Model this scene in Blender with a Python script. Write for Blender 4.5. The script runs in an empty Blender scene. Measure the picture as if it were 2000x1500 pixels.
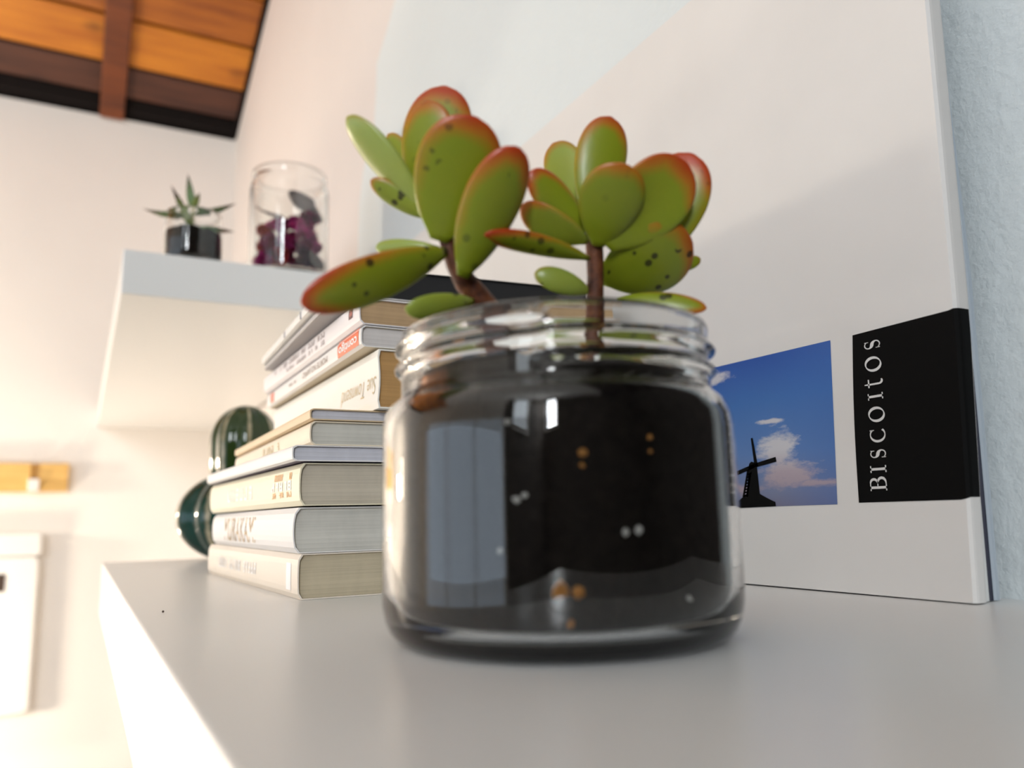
import bpy, bmesh, math, random
from mathutils import Vector, Matrix, Quaternion, noise as mnoise

random.seed(7)
S = bpy.context.scene
COL = S.collection
PI = math.pi

# ------------------------------------------------------------------ camera
FPX = 1560.0
PITCH, YAW, ROLL = 0.1636, 0.4938, -0.0237
CAM = Vector((0, 0, 0.028))
_f = Vector((math.sin(YAW) * math.cos(PITCH), math.cos(YAW) * math.cos(PITCH), math.sin(PITCH)))
_r0 = Vector((math.cos(YAW), -math.sin(YAW), 0))
_u0 = _r0.cross(_f)
_r = math.cos(ROLL) * _r0 + math.sin(ROLL) * _u0
_u = -math.sin(ROLL) * _r0 + math.cos(ROLL) * _u0
cam_data = bpy.data.cameras.new('camera')
cam = bpy.data.objects.new('camera', cam_data)
COL.objects.link(cam)
cam.matrix_world = Matrix(((_r.x, _u.x, -_f.x, CAM.x), (_r.y, _u.y, -_f.y, CAM.y), (_r.z, _u.z, -_f.z, CAM.z), (0, 0, 0, 1)))
cam_data.sensor_fit = 'HORIZONTAL'
cam_data.sensor_width = 36.0
cam_data.lens = FPX / 2000 * 36
cam_data.clip_start = 0.01
cam_data.dof.use_dof = True
cam_data.dof.focus_distance = 0.275
cam_data.dof.aperture_fstop = 9.4
S.camera = cam

# ------------------------------------------------------------------ light and exposure
S.view_settings.view_transform = 'Standard'
S.view_settings.look = 'None'
S.view_settings.gamma = 1
S.view_settings.use_curve_mapping = False
S.view_settings.exposure = -0.10
S.cycles.use_denoising = True
S.cycles.max_bounces = 16
S.cycles.transmission_bounces = 14
S.cycles.transparent_max_bounces = 12
W = bpy.data.worlds.new('sky')
S.world = W
W.use_nodes = True
W.node_tree.nodes['Background'].inputs[0].default_value = (0.72, 0.85, 1.0, 1)
W.node_tree.nodes['Background'].inputs[1].default_value = 1.2


def light(name, kind, loc, energy, color, **kw):
    d = bpy.data.lights.new(name, kind)
    d.energy = energy
    d.color = color
    for k, v in kw.items():
        setattr(d, k, v)
    o = bpy.data.objects.new(name, d)
    o.location = loc
    COL.objects.link(o)
    return o


# daylight: a low dim glazed door and a brighter high window, both in the left wall; a warm lamp low by the back wall
door_light = light('glazed_door_daylight', 'AREA', (-2.06, 0.25, 0.0), 6.0, (0.78, 0.87, 1.0), shape='RECTANGLE', size=0.9, size_y=2.3)
door_light.rotation_euler = (0, -PI / 2, 0)   # shines along +X into the room
win = light('window_daylight', 'AREA', (-2.06, -1.45, 1.08), 9, (0.88, 0.95, 1.0), shape='RECTANGLE', size=1.25, size_y=0.6)
win.rotation_euler = (0, -PI / 2, 0)
win2 = light('front_window_daylight', 'AREA', (-1.70, -2.56, 1.15), 70, (0.93, 0.97, 1.0), shape='RECTANGLE', size=0.34, size_y=1.2)
win2.rotation_euler = (PI / 2, 0, 0)          # shines along +Y
lamp = light('table_lamp_glow', 'POINT', (-0.76, 1.55, 0.100), 23.5, (1.0, 0.86, 0.69), shadow_soft_size=0.03)
low_fill = light('low_fill_glow', 'POINT', (-0.42, 1.50, -0.26), 10.0, (1.0, 0.86, 0.68), shadow_soft_size=0.05)  # unseen warm fill, added to brighten the wall low at the left


# ------------------------------------------------------------------ helpers
def at(u, v, d):
    """a point of the place: d metres in front of the lens, on the line of the photograph's pixel u, v"""
    return CAM + d * (_f + _r * ((u - 1000) / FPX) - _u * ((v - 750) / FPX))


class MB:
    def __init__(s):
        s.v = []
        s.f = []

    def add(s, vs, fs):
        n = len(s.v)
        s.v += [tuple(p) for p in vs]
        s.f += [tuple(i + n for i in f) for f in fs]
        return s

    def box(s, x0, x1, y0, y1, z0, z1):
        return s.add([(x0, y0, z0), (x1, y0, z0), (x1, y1, z0), (x0, y1, z0), (x0, y0, z1), (x1, y0, z1), (x1, y1, z1), (x0, y1, z1)],
                     [(0, 3, 2, 1), (4, 5, 6, 7), (0, 1, 5, 4), (1, 2, 6, 5), (2, 3, 7, 6), (3, 0, 4, 7)])

    def prism(s, pts, axis, a0, a1):
        """polygon pts (in the two remaining axes, in order) extruded along axis"""
        def mk(p, a):
            return {'x': (a, p[0], p[1]), 'y': (p[0], a, p[1]), 'z': (p[0], p[1], a)}[axis]
        n = len(pts)
        return s.add([mk(p, a0) for p in pts] + [mk(p, a1) for p in pts],
                     [tuple(range(n))[::-1], tuple(range(n, 2 * n))] + [(i, (i + 1) % n, n + (i + 1) % n, n + i) for i in range(n)])

    def lathe(s, prof, seg=64, c=(0, 0, 0), closed=False, deform=None):
        vs, fs = [], []
        m = len(prof)
        for j in range(seg):
            a = 2 * PI * j / seg
            for r, z in prof:
                if deform:
                    r, z = deform(r, z, a)
                vs.append((c[0] + r * math.cos(a), c[1] + r * math.sin(a), c[2] + z))
        for j in range(seg):
            k = (j + 1) % seg
            for i in range(m - 1 + (1 if closed else 0)):
                i2 = (i + 1) % m
                fs.append((j * m + i, k * m + i, k * m + i2, j * m + i2))
        return s.add(vs, fs)

    def tube(s, pts, radii, seg=10, caps=True):
        pts = [Vector(p) for p in pts]
        n = len(pts)
        if not isinstance(radii, (list, tuple)):
            radii = [radii] * n
        vs, fs = [], []
        ref = Vector((0.3, 0.2, 1)).normalized()
        for i, p in enumerate(pts):
            t = (pts[min(i + 1, n - 1)] - pts[max(i - 1, 0)]).normalized()
            a = t.cross(ref)
            if a.length < 1e-3:
                a = t.cross(Vector((1, 0, 0)))
            a.normalize()
            b = t.cross(a)
            for j in range(seg):
                q = 2 * PI * j / seg
                vs.append(p + radii[i] * (math.cos(q) * a + math.sin(q) * b))
        for i in range(n - 1):
            for j in range(seg):
                k = (j + 1) % seg
                fs.append((i * seg + j, i * seg + k, (i + 1) * seg + k, (i + 1) * seg + j))
        if caps:
            fs.append(tuple(range(seg))[::-1])
            fs.append(tuple(range((n - 1) * seg, n * seg)))
        return s.add(vs, fs)

    def build(s, name, mat, parent=None, smooth=False, bevel=0, fix=True, origin=None):
        me = bpy.data.meshes.new(name)
        vs = s.v
        if origin is not None:
            o3 = Vector(origin)
            vs = [tuple(Vector(p) - o3) for p in vs]
        me.from_pydata(vs, [], s.f)
        if fix:
            bm = bmesh.new()
            bm.from_mesh(me)
            bmesh.ops.remove_doubles(bm, verts=bm.verts, dist=1e-7)
            bmesh.ops.recalc_face_normals(bm, faces=bm.faces)
            bm.to_mesh(me)
            bm.free()
        if smooth:
            me.polygons.foreach_set('use_smooth', [True] * len(me.polygons))
        if mat:
            me.materials.append(mat)
        o = bpy.data.objects.new(name, me)
        COL.objects.link(o)
        if parent:
            o.parent = parent
            o.matrix_parent_inverse = Matrix.Identity(4)
        if origin is not None:
            o.location = origin
        if bevel:
            m = o.modifiers.new('bevel', 'BEVEL')
            m.width = bevel
            m.segments = 3
            m.limit_method = 'ANGLE'
        return o


def tag(o, label=None, cat=None, group=None, kind=None):
    for k, v in (('label', label), ('category', cat), ('group', group), ('kind', kind)):
        if v:
            o[k] = v
    return o


def thing(name, loc, label, cat, group=None, rz=0):
    o = bpy.data.objects.new(name, None)
    o.empty_display_size = 0.02
    o.location = loc
    o.rotation_euler = (0, 0, rz)
    COL.objects.link(o)
    return tag(o, label, cat, group)


# ------------------------------------------------------------------ materials
def mat(name, color, rough=0.5, spec=0.5, **kw):
    m = bpy.data.materials.new(name)
    m.use_nodes = True
    b = m.node_tree.nodes['Principled BSDF']
    b.inputs['Base Color'].default_value = (*color, 1)
    b.inputs['Roughness'].default_value = rough
    b.inputs['Specular IOR Level'].default_value = spec
    for k, v in kw.items():
        b.inputs[k].default_value = v
    return m


class NT:
    def __init__(s, m):
        s.t = m.node_tree
        s.b = s.t.nodes['Principled BSDF']

    def n(s, typ, **kw):
        x = s.t.nodes.new(typ)
        for k, v in kw.items():
            if hasattr(x, k) and not k[0].isupper():
                setattr(x, k, v)
            else:
                x.inputs[k].default_value = v
        return x

    def l(s, a, b):
        s.t.links.new(a, b)

    def ramp(s, fac, stops, interp='LINEAR'):
        r = s.t.nodes.new('ShaderNodeValToRGB')
        r.color_ramp.interpolation = interp
        els = r.color_ramp.elements
        while len(els) < len(stops):
            els.new(0.5)
        for e, (p, c) in zip(els, stops):
            e.position = p
            e.color = (*c, 1) if len(c) == 3 else c
        s.l(fac, r.inputs[0])
        return r.outputs[0]

    def math(s, op, a, b=None, c=None):
        x = s.t.nodes.new('ShaderNodeMath')
        x.operation = op
        for i, q in enumerate((a, b, c)):
            if q is None:
                continue
            if isinstance(q, (int, float)):
                x.inputs[i].default_value = q
            else:
                s.l(q, x.inputs[i])
        return x.outputs[0]

    def mix(s, fac, a, b, blend='MIX'):
        x = s.t.nodes.new('ShaderNodeMix')
        x.data_type = 'RGBA'
        x.blend_type = blend
        for i, q in ((0, fac), (6, a), (7, b)):
            if isinstance(q, (int, float)):
                x.inputs[i].default_value = q
            elif isinstance(q, tuple):
                x.inputs[i].default_value = (*q, 1)
            else:
                s.l(q, x.inputs[i])
        return x.outputs[2]

    def obj(s, scale=(1, 1, 1)):
        tc = s.t.nodes.new('ShaderNodeTexCoord')
        mp = s.t.nodes.new('ShaderNodeMapping')
        mp.inputs['Scale'].default_value = scale
        s.l(tc.outputs['Object'], mp.inputs[0])
        return mp.outputs[0]

    def noise(s, vec, scale, detail=4, rough=0.55):
        x = s.n('ShaderNodeTexNoise', Scale=scale, Detail=detail, Roughness=rough)
        if vec is not None:
            s.l(vec, x.inputs['Vector'])
        return x.outputs['Fac']

    def bump(s, h, strength, dist):
        x = s.n('ShaderNodeBump', Strength=strength, Distance=dist)
        s.l(h, x.inputs['Height'])
        s.l(x.outputs[0], s.b.inputs['Normal'])

    def color(s, c):
        s.l(c, s.b.inputs['Base Color'])


def plaster(name, c, bump=0.25, tint=0.03):
    m = mat(name, c, 0.85, 0.2)
    n = NT(m)
    v = n.obj()
    big = n.noise(v, 3.0, 3)
    n.color(n.ramp(big, [(0.3, tuple(x * (1 - tint) for x in c)), (0.7, tuple(min(1, x * (1 + tint)) for x in c))]))
    h = n.math('ADD', n.math('MULTIPLY', n.noise(v, 55, 5), 0.7), n.math('MULTIPLY', n.noise(v, 260, 4), 0.45))
    n.bump(h, bump, 0.004)
    return m


M = {}
M['wall_daylit'] = plaster('daylight tinted plaster', (0.675, 0.725, 0.735), 0.35)  # bluish daylight on this wall is put into the plaster colour
M['wall_cream'] = plaster('cream white plaster', (0.83, 0.79, 0.745), 0.15)
M['wall_cream_dim'] = plaster('dimmed cream plaster', (0.70, 0.655, 0.63), 0.15)  # darker copy of the cream wall, tones down the lamplight on it
M['floor'] = mat('grey floor', (0.30, 0.28, 0.25), 0.6)


def laminate():
    m = mat('white satin laminate', (0.735, 0.735, 0.725), 0.30, 0.5)
    n = NT(m)
    h = n.noise(n.obj(), 420, 3)
    n.bump(h, 0.05, 0.0006)
    return m


M['laminate'] = laminate()


def wood(name, dark, light_, scale=1.0, rough=0.55):
    m = mat(name, light_, rough, 0.4)
    n = NT(m)
    v = n.obj((1.2 * scale, 14 * scale, 14 * scale))
    g = n.noise(v, 4.0, 6, 0.6)
    w = n.noise(n.obj((2.5, 9, 9)), 2.2, 2)
    f = n.math('ADD', n.math('MULTIPLY', g, 0.65), n.math('MULTIPLY', w, 0.4))
    vo = n.n('ShaderNodeTexVoronoi', Scale=3.0)
    n.l(n.obj((2.2, 3.4, 3.4)), vo.inputs['Vector'])
    knot = n.ramp(vo.outputs['Distance'], [(0.0, (1, 1, 1)), (0.17, (0, 0, 0))])
    c = n.ramp(f, [(0.35, dark), (0.62, light_)])
    n.color(n.mix(n.math('MULTIPLY', knot, 0.75), c, tuple(x * 0.25 for x in dark)))
    n.bump(g, 0.2, 0.002)
    return m


M['plank'] = wood('amber pine boards', (0.36, 0.10, 0.008), (0.56, 0.20, 0.016))
M['plank_umber'] = wood('umber pine boards', (0.20, 0.050, 0.006), (0.42, 0.130, 0.014))
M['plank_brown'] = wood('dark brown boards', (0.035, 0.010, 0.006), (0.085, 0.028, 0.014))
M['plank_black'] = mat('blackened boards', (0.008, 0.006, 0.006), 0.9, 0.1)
M['rafter'] = wood('brown rafter wood', (0.070, 0.016, 0.004), (0.165, 0.040, 0.008))
M['roof_dark'] = mat('dark roof underlay', (0.02, 0.008, 0.005), 0.9, 0.1)
M['rail_wood'] = wood('honey wood', (0.60, 0.33, 0.08), (0.75, 0.47, 0.15), 2.0)
M['white_plastic'] = mat('white plastic', (0.80, 0.78, 0.75), 0.4)
M['black'] = mat('black', (0.008, 0.008, 0.009), 0.55)
M['slot'] = mat('dark brown slot', (0.05, 0.03, 0.02), 0.8)
M['glass'] = mat('clear glass', (0.97, 0.985, 0.98), 0.0, 0.5, **{'Transmission Weight': 1.0, 'IOR': 1.48})


def soil_mat():
    m = mat('black potting soil', (0.010, 0.008, 0.007), 0.9, 0.15)
    n = NT(m)
    a = n.noise(n.obj(), 420, 5, 0.7)
    n.color(n.ramp(a, [(0.35, (0.0015, 0.0012, 0.001)), (0.72, (0.012, 0.009, 0.007))]))
    n.bump(a, 0.8, 0.002)
    return m


M['soil'] = soil_mat()
M['perlite'] = mat('perlite', (0.55, 0.53, 0.50), 0.8)
M['bark_glint'] = mat('orange bark', (0.45, 0.19, 0.04), 0.7)


def leaf_mat():
    m = mat('jade plant leaf', (0.2, 0.35, 0.03), 0.33, 0.5)
    n = NT(m)
    at_ = n.n('ShaderNodeAttribute', attribute_name='leafcol')
    sep = n.n('ShaderNodeSeparateColor')
    n.l(at_.outputs['Color'], sep.inputs[0])
    red, lng, pale = sep.outputs[0], sep.outputs[1], sep.outputs[2]
    v = n.obj()
    mott = n.noise(v, 130, 4)
    r2 = n.math('ADD', red, n.math('MULTIPLY', n.math('SUBTRACT', mott, 0.5), 0.30))
    g = n.mix(pale, (0.205, 0.275, 0.013), (0.40, 0.50, 0.15))
    g = n.mix(n.math('MULTIPLY', mott, 0.45), g, (0.33, 0.30, 0.014))
    c = n.mix(n.ramp(r2, [(0.18, (0, 0, 0)), (0.52, (1, 1, 1))]), g, (0.42, 0.185, 0.014))
    c = n.mix(n.ramp(r2, [(0.46, (0, 0, 0)), (0.95, (1, 1, 1))]), c, (0.45, 0.050, 0.010))
    vo = n.n('ShaderNodeTexVoronoi', Scale=240.0)
    n.l(v, vo.inputs['Vector'])
    spot = n.math('LESS_THAN', vo.outputs['Distance'], 0.23)
    gate = n.math('GREATER_THAN', n.noise(v, 75, 2), n.math('SUBTRACT', 0.66, n.math('MULTIPLY', at_.outputs['Alpha'], 0.22)))
    gate2 = n.math('MULTIPLY', at_.outputs['Alpha'], gate)
    n.color(n.mix(n.math('MULTIPLY', n.math('MULTIPLY', spot, gate2), 0.85), c, (0.018, 0.012, 0.006)))
    n.b.inputs['Subsurface Weight'].default_value = 0.22
    n.b.inputs['Subsurface Radius'].default_value = (0.6, 0.9, 0.15)
    n.b.inputs['Subsurface Scale'].default_value = 0.003
    n.bump(n.noise(v, 500, 3), 0.08, 0.0005)
    return m


M['leaf'] = leaf_mat()


def stem_mat():
    m = mat('woody brown stem', (0.12, 0.045, 0.015), 0.6, 0.4)
    n = NT(m)
    a = n.noise(n.obj(), 330, 5, 0.65)
    n.color(n.ramp(a, [(0.35, (0.035, 0.008, 0.004)), (0.62, (0.145, 0.042, 0.013)), (0.8, (0.27, 0.12, 0.04))]))
    n.bump(a, 0.5, 0.001)
    return m


M['stem'] = stem_mat()


def cover_paper():
    m = mat('off white book cover', (0.70, 0.69, 0.67), 0.55, 0.4)
    n = NT(m)
    v = n.obj()
    a = n.noise(v, 9, 4)
    n.color(n.ramp(a, [(0.3, (0.67, 0.655, 0.635)), (0.7, (0.735, 0.72, 0.70))]))
    n.bump(n.noise(v, 300, 3), 0.05, 0.0004)
    return m


M['cover_paper'] = cover_paper()
M['print_black'] = mat('black cover print', (0.005, 0.005, 0.005), 0.6, 0.06)
M['print_white'] = mat('white lettering', (0.66, 0.66, 0.65), 0.6)


def pages(name, c, lines=900, dark=0.78):
    m = mat(name, c, 0.85, 0.2)
    n = NT(m)
    v = n.obj((3, 3, 1))
    x = n.noise(n.obj((6, 6, lines)), 1.0, 3, 0.7)
    y = n.noise(v, 60, 3)
    f = n.math('ADD', n.math('MULTIPLY', x, 0.7), n.math('MULTIPLY', y, 0.3))
    n.color(n.ramp(f, [(0.33, tuple(q * dark for q in c)), (0.6, c)]))
    n.bump(x, 0.25, 0.0008)
    return m


M['pg_tan'] = pages('aged tan page edges', (0.54, 0.465, 0.33))
M['pg_grey'] = pages('grey white page edges', (0.60, 0.585, 0.53))
M['pg_cream'] = pages('cream page edges', (0.57, 0.51, 0.41))
M['pg_blue'] = pages('blue white page edges', (0.62, 0.62, 0.68))
M['pg_brown'] = pages('brown page edges', (0.50, 0.29, 0.115))
M['pg_wood'] = pages('light brown page edges', (0.50, 0.34, 0.19))
M['pg_white'] = pages('white page edges', (0.66, 0.62, 0.60))


def paint(name, c, rough=0.5):
    return mat(name, c, rough, 0.4)


# ------------------------------------------------------------------ the room
ROOF_Y, ROOF_Z, ROOF_S = 1.72, 0.868, 0.345


def roof_z(y):
    return ROOF_Z + (ROOF_Y - y) * ROOF_S


def structure(o):
    o['kind'] = 'structure'
    return o


YB = 1.73
structure(MB().prism([(YB, -0.75), (YB, 0.856), (YB + 0.012, 0.853), (1.90, 0.798), (1.90, -0.75)], 'x', -2.2, 0.30).build('wall_back', M['wall_cream']))
# long wall on the right: the cream wall, dimmed in its colour, and the daylight tinted plaster coat that ends unevenly beside the upper shelf
structure(MB().box(0.2560, 0.36, 0.55, 1.90, -0.75, 2.2).build('wall_right', M['wall_cream_dim']))
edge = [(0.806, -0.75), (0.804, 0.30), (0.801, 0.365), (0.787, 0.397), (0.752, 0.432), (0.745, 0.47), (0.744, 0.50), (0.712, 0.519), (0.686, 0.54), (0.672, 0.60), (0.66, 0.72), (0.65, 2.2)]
structure(MB().prism([(0.118, -0.75)] + edge + [(0.118, 2.2)], 'x', 0.2480, 0.2561).build('wall_right', M['wall_daylit']))
M['dark_wall'] = mat('dark brown panelled wall', (0.05, 0.035, 0.025), 0.7)
structure(MB().box(-2.2, 1.4, -2.6, 1.90, -0.80, -0.75).build('floor', M['floor']))
structure(MB().box(-2.2, -1.98, -2.6, -2.5, -0.75, 2.5).box(-1.42, 1.4, -2.6, -2.5, -0.75, 2.5).box(-1.98, -1.42, -2.6, -2.5, -0.75, 0.55).box(-1.98, -1.42, -2.6, -2.5, 1.75, 2.5).build('wall_front', M['dark_wall']))
structure(MB().box(-1.98, -1.95, -2.55, -2.49, 0.55, 1.75).box(-1.45, -1.42, -2.55, -2.49, 0.55, 1.75).box(-1.95, -1.45, -2.55, -2.49, 0.55, 0.58).box(-1.95, -1.45, -2.55, -2.49, 1.72, 1.75).build('window_2', M['white_plastic']))
structure(MB().box(1.3, 1.4, -2.5, 0.55, -0.75, 2.5).build('wall_side', M['dark_wall']))
structure(MB().box(0.36, 1.3, 0.45, 0.55, -0.75, 2.5).build('wall_side', M['dark_wall']))
# left wall with a glazed door (y -0.9..1.4, z -0.45..0.45) and a high window (y -1.75..-1.15, z 0.45..1.7)
wl = MB().box(-2.1, -2.0, -2.5, -1.75, -0.75, 2.5).box(-2.1, -2.0, -1.75, -1.15, -0.75, 0.45).box(-2.1, -2.0, -1.75, -1.15, 1.7, 2.5).box(-2.1, -2.0, -1.15, -0.9, -0.75, 2.5)
structure(wl.build('wall_left', M['dark_wall']))
wl = MB()
wl.box(-2.1, -2.0, -0.9, 1.4, -0.75, -0.45).box(-2.1, -2.0, -0.9, 1.4, 0.45, 2.3).box(-2.1, -2.0, 1.4, 1.9, -0.75, 2.3)
structure(wl.build('wall_left', M['wall_cream']))
def frame(name, y0, y1, z0, z1, bars):
    w = 0.04
    o = structure(MB().box(-2.05, -1.99, y0, y0 + w, z0, z1).box(-2.05, -1.99, y1 - w, y1, z0, z1).box(-2.05, -1.99, y0 + w, y1 - w, z0, z0 + w).box(-2.05, -1.99, y0 + w, y1 - w, z1 - w, z1).build(name, M['white_plastic']))
    for y in bars:
        MB().box(-2.045, -1.995, y - 0.015, y + 0.015, z0 + w, z1 - w).build('mullion', M['white_plastic'], o)
frame('window_1', -1.75, -1.15, 0.45, 1.70, [])
frame('door_1', -0.9, 1.4, -0.45, 0.45, [-0.1, 0.65])

# sloping board ceiling
ra = math.atan(ROOF_S)
nrm = Vector((0, math.sin(ra), math.cos(ra)))      # up, out of the roof
dwn = Vector((0, math.cos(ra), -math.sin(ra)))     # down the slope
LAM = Vector((0, ROOF_Y, ROOF_Z))


def roof_pt(x, y, h):
    """x, plan y on the underside plane, h up along the roof normal"""
    return Vector((x, y, roof_z(y))) + nrm * h


def roof_box(mb, x0, x1, y0, y1, h0, h1):
    vs = [roof_pt(x, y, h) for h in (h0, h1) for (x, y) in ((x0, y0), (x1, y0), (x1, y1), (x0, y1))]
    return mb.add(vs, [(0, 3, 2, 1), (4, 5, 6, 7), (0, 1, 5, 4), (1, 2, 6, 5), (2, 3, 7, 6), (3, 0, 4, 7)])


ceil = structure(roof_box(roof_box(MB(), -2.2, 0.2560, -2.6, 1.90, 0.012, 0.05), 0.2560, 1.4, -2.6, 0.55, 0.012, 0.05).build('ceiling', M['roof_dark']))
ys = [1.76, 1.684, 1.606, 1.500, 1.394]
while ys[-1] > -2.4:
    ys.append(ys[-1] - 0.106)
for i in range(len(ys) - 1):
    a, b = ys[i + 1], ys[i]
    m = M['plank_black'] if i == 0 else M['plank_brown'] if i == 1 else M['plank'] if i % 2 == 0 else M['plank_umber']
    if b < 0.92:
        break
    roof_box(MB(), -2.0, 0.247, a + 0.0038, b - 0.0038, -0.0006 * (i % 3), 0.012).build('plank', m, ceil)
roof_box(MB(), -2.0, 0.247, -2.4, ys[i + 1] + 0.1, -0.002, 0.0115).build('added_plaster_panel', M['wall_cream'], ceil)  # unseen white panel, added to give the jar pale reflections
for x0 in (-0.0115, -0.62, -1.23, -1.84):
    roof_box(MB(), x0, x0 + 0.045, ys[i + 1] + 0.1, 1.729, -0.017, -0.001).build('rafter', M['rafter'], ceil, bevel=0.003)
roof_box(MB(), 0.2475, 0.2558, -2.0, 1.73, -0.006, 0.010).build('edge_strip', M['plank_black'], ceil)
# blackened wall plate seen under the last boards
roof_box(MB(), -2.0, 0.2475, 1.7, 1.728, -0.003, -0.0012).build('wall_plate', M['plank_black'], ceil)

# ------------------------------------------------------------------ the two white shelves along the right wall
TX0, TX1 = 0.0168, 0.2479
low = MB().box(TX0, TX1, 0.03, 0.70, -0.0385, 0).build('wall_shelf', M['laminate'], bevel=0.0008)
tag(low, 'long white shelf board carrying the succulent jar and the stacked books', 'shelf')
up = MB().box(0.0192, TX1, 0.706, 1.729, 0.2150, 0.2530).build('wall_shelf', M['laminate'], bevel=0.0008)
tag(up, 'upper white shelf carrying the seedling pot and the jar of petals', 'shelf')

# ------------------------------------------------------------------ back wall fittings
t = thing('coat_rail', (-0.2, YB, 0.12), 'honey coloured wooden rail with a white peg on the back wall', 'rail')
def loc(mb, t_):
    o3 = Vector(t_.location)
    mb.v = [tuple(Vector(p) - o3) for p in mb.v]
    return mb
loc(MB().prism([(-0.45, 0.0925), (-0.0235, 0.0925), (-0.0235, 0.1440), (-0.0695, 0.1440), (-0.0695, 0.1155), (-0.0835, 0.1155), (-0.0835, 0.1440), (-0.45, 0.1440)], 'y', 1.708, 1.7295), t).build('board', M['rail_wood'], t, bevel=0.0012)
loc(MB().box(-0.0835, -0.0695, 1.719, 1.7290, 0.1155, 0.1440), t).build('notch_back', M['rail_wood'], t)
loc(MB().box(-0.0868, -0.0690, 1.696, 1.7085, 0.0928, 0.1150), t).build('peg', M['white_plastic'], t, bevel=0.0015)

t = thing('wall_box', (-0.25, YB, -0.29), 'white rounded wall box with a dark slot beneath the wooden rail', 'wall box')
def rrect(x0, x1, z0, z1, r, n=6):
    out = []
    for cx, cz, a0 in ((x1 - r, z1 - r, 0), (x0 + r, z1 - r, PI / 2), (x0 + r, z0 + r, PI), (x1 - r, z0 + r, 1.5 * PI)):
        for i in range(n + 1):
            a = a0 + PI / 2 * i / n
            out.append((cx + r * math.cos(a), cz + r * math.sin(a)))
    return out
loc(MB().prism(rrect(-0.42, -0.0605, -0.293, -0.0235, 0.012), 'y', 1.700, 1.7292), t).build('housing', M['white_plastic'], t, bevel=0.004)
loc(MB().prism(rrect(-0.42, -0.0585, -0.0220, 0.0185, 0.006), 'y', 1.697, 1.7292), t).build('top_cap', M['white_plastic'], t, bevel=0.003)
loc(MB().box(-0.135, -0.1105, 1.6990, 1.7005, -0.083, -0.0525), t).build('slot', M['slot'], t)

# ------------------------------------------------------------------ big book of the coast, standing against the wall
CX = 0.2250
BZ = 0.2495
BY1 = 0.605
def near_y(z):                                    # spine edge, slightly out of plumb
    return 0.1450 - 0.0500 * z if z < 0.08 else 0.1410 - 0.025 * (z - 0.08)
def thick(z):                                     # thinner at the worn foot of the spine
    return 0.0057 + 0.0019 * min(1, z / 0.08)
bk = thing('photo_book', (CX + 0.004, 0.36, 0), 'wide white photo book with blue windmill picture and black title block', 'book')
BT = 0.0074
mb = MB()
N = 14
prof0 = []                                        # spine cross-section from front cover round to the back cover: (dx, dy)
for i in range(9):
    a = PI * i / 8
    prof0.append((i / 8, -0.0010 * (1 - abs(i / 4 - 1) ** 5)))
zs = [BZ * k / N for k in range(N + 1)]
vs, fs = [], []
row = []
for z in zs:
    y0 = near_y(z)
    BT = thick(z)
    prof = [(q * BT, dy) for q, dy in prof0]
    pr_ = [(0, BY1)] + [(0, y0 + 0.012), (0, y0 + 0.0015)] + [(dx, y0 + dy) for dx, dy in prof] + [(BT, y0 + 0.004), (BT, BY1)]
    pr_ += [(BT - 0.0006, BY1), (BT - 0.0006, y0 + 0.004)] + [(BT / 2 - (BT / 2 - 0.0006) * math.cos(PI * (8 - i) / 8), y0 - 0.001 * math.sin(PI * (8 - i) / 8) + 0.0006) for i in range(9)] + [(0.0006, y0 + 0.004), (0.0006, BY1)]
    row.append([(CX + dx, y, z + (0.0012 if y > 0.20 else 0.0004 if z == 0 else 0.0012)) for dx, y in pr_])
K = len(row[0])
for r_ in row:
    vs += r_
for j in range(N):
    for i in range(K):
        k = (i + 1) % K
        fs.append((j * K + i, j * K + k, (j + 1) * K + k, (j + 1) * K + i))
fs.append(tuple(range(K)))
fs.append(tuple(range(N * K, (N + 1) * K)))
loc(mb.add(vs, fs), bk).build('cover', M['cover_paper'], bk)
pb = MB().prism([(near_y(0) + 0.0035, 0.0042), (near_y(BZ) + 0.0035, BZ - 0.002), (BY1 - 0.003, BZ - 0.002), (BY1 - 0.003, 0.0042)], 'x', CX + 0.0008, CX + 0.0047)
loc(pb, bk).build('page_block', M['pg_white'], bk)
# black title block: on the cover and wrapped round the spine
e = 0.00015
vs, fs = [], []
cols = []
def blk(z, ycov):
    y0 = near_y(z)
    pts = [(-e, ycov), (-e, y0 + 0.0015)] + [(q * thick(z) - e * (1 - q * 2), y0 + dy - e) for q, dy in prof0[:7]]
    return pts
zz = [0.0296 + (0.0850 - 0.0296) * i / 8 for i in range(9)]
for i, z in enumerate(zz):
    ycov = 0.1799 + (0.1763 - 0.1799) * i / 8 + 0.0006 * math.sin(PI * i / 8)
    for j, (dx, y) in enumerate(blk(z, ycov)):
        dz = 0.0003 if j >= 2 else 0
        vs.append((CX + dx, y, z + dz + 0.0004 * (i / 8) * (1 if j else 0) + (0.0004 if i == 0 and j >= 3 else 0)))
Kb = len(blk(0.05, 0.18))
for i in range(8):
    for j in range(Kb - 1):
        fs.append((i * Kb + j, i * Kb + j + 1, (i + 1) * Kb + j + 1, (i + 1) * Kb + j))
loc(MB().add(vs, fs), bk).build('title_block', M['print_black'], bk)


# serif capitals drawn as strokes in a unit box
def ribbon(mb, pts, ws):
    n = len(pts)
    L, R_ = [], []
    for i in range(n):
        a = Vector(pts[max(i - 1, 0)])
        b = Vector(pts[min(i + 1, n - 1)])
        d = (b - a).normalized()
        nn = Vector((-d.y, d.x))
        w = ws[i] if isinstance(ws, (list, tuple)) else ws
        L.append(Vector(pts[i]) + nn * w / 2)
        R_.append(Vector(pts[i]) - nn * w / 2)
    base = len(mb)
    mb.append((L, R_))


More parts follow.
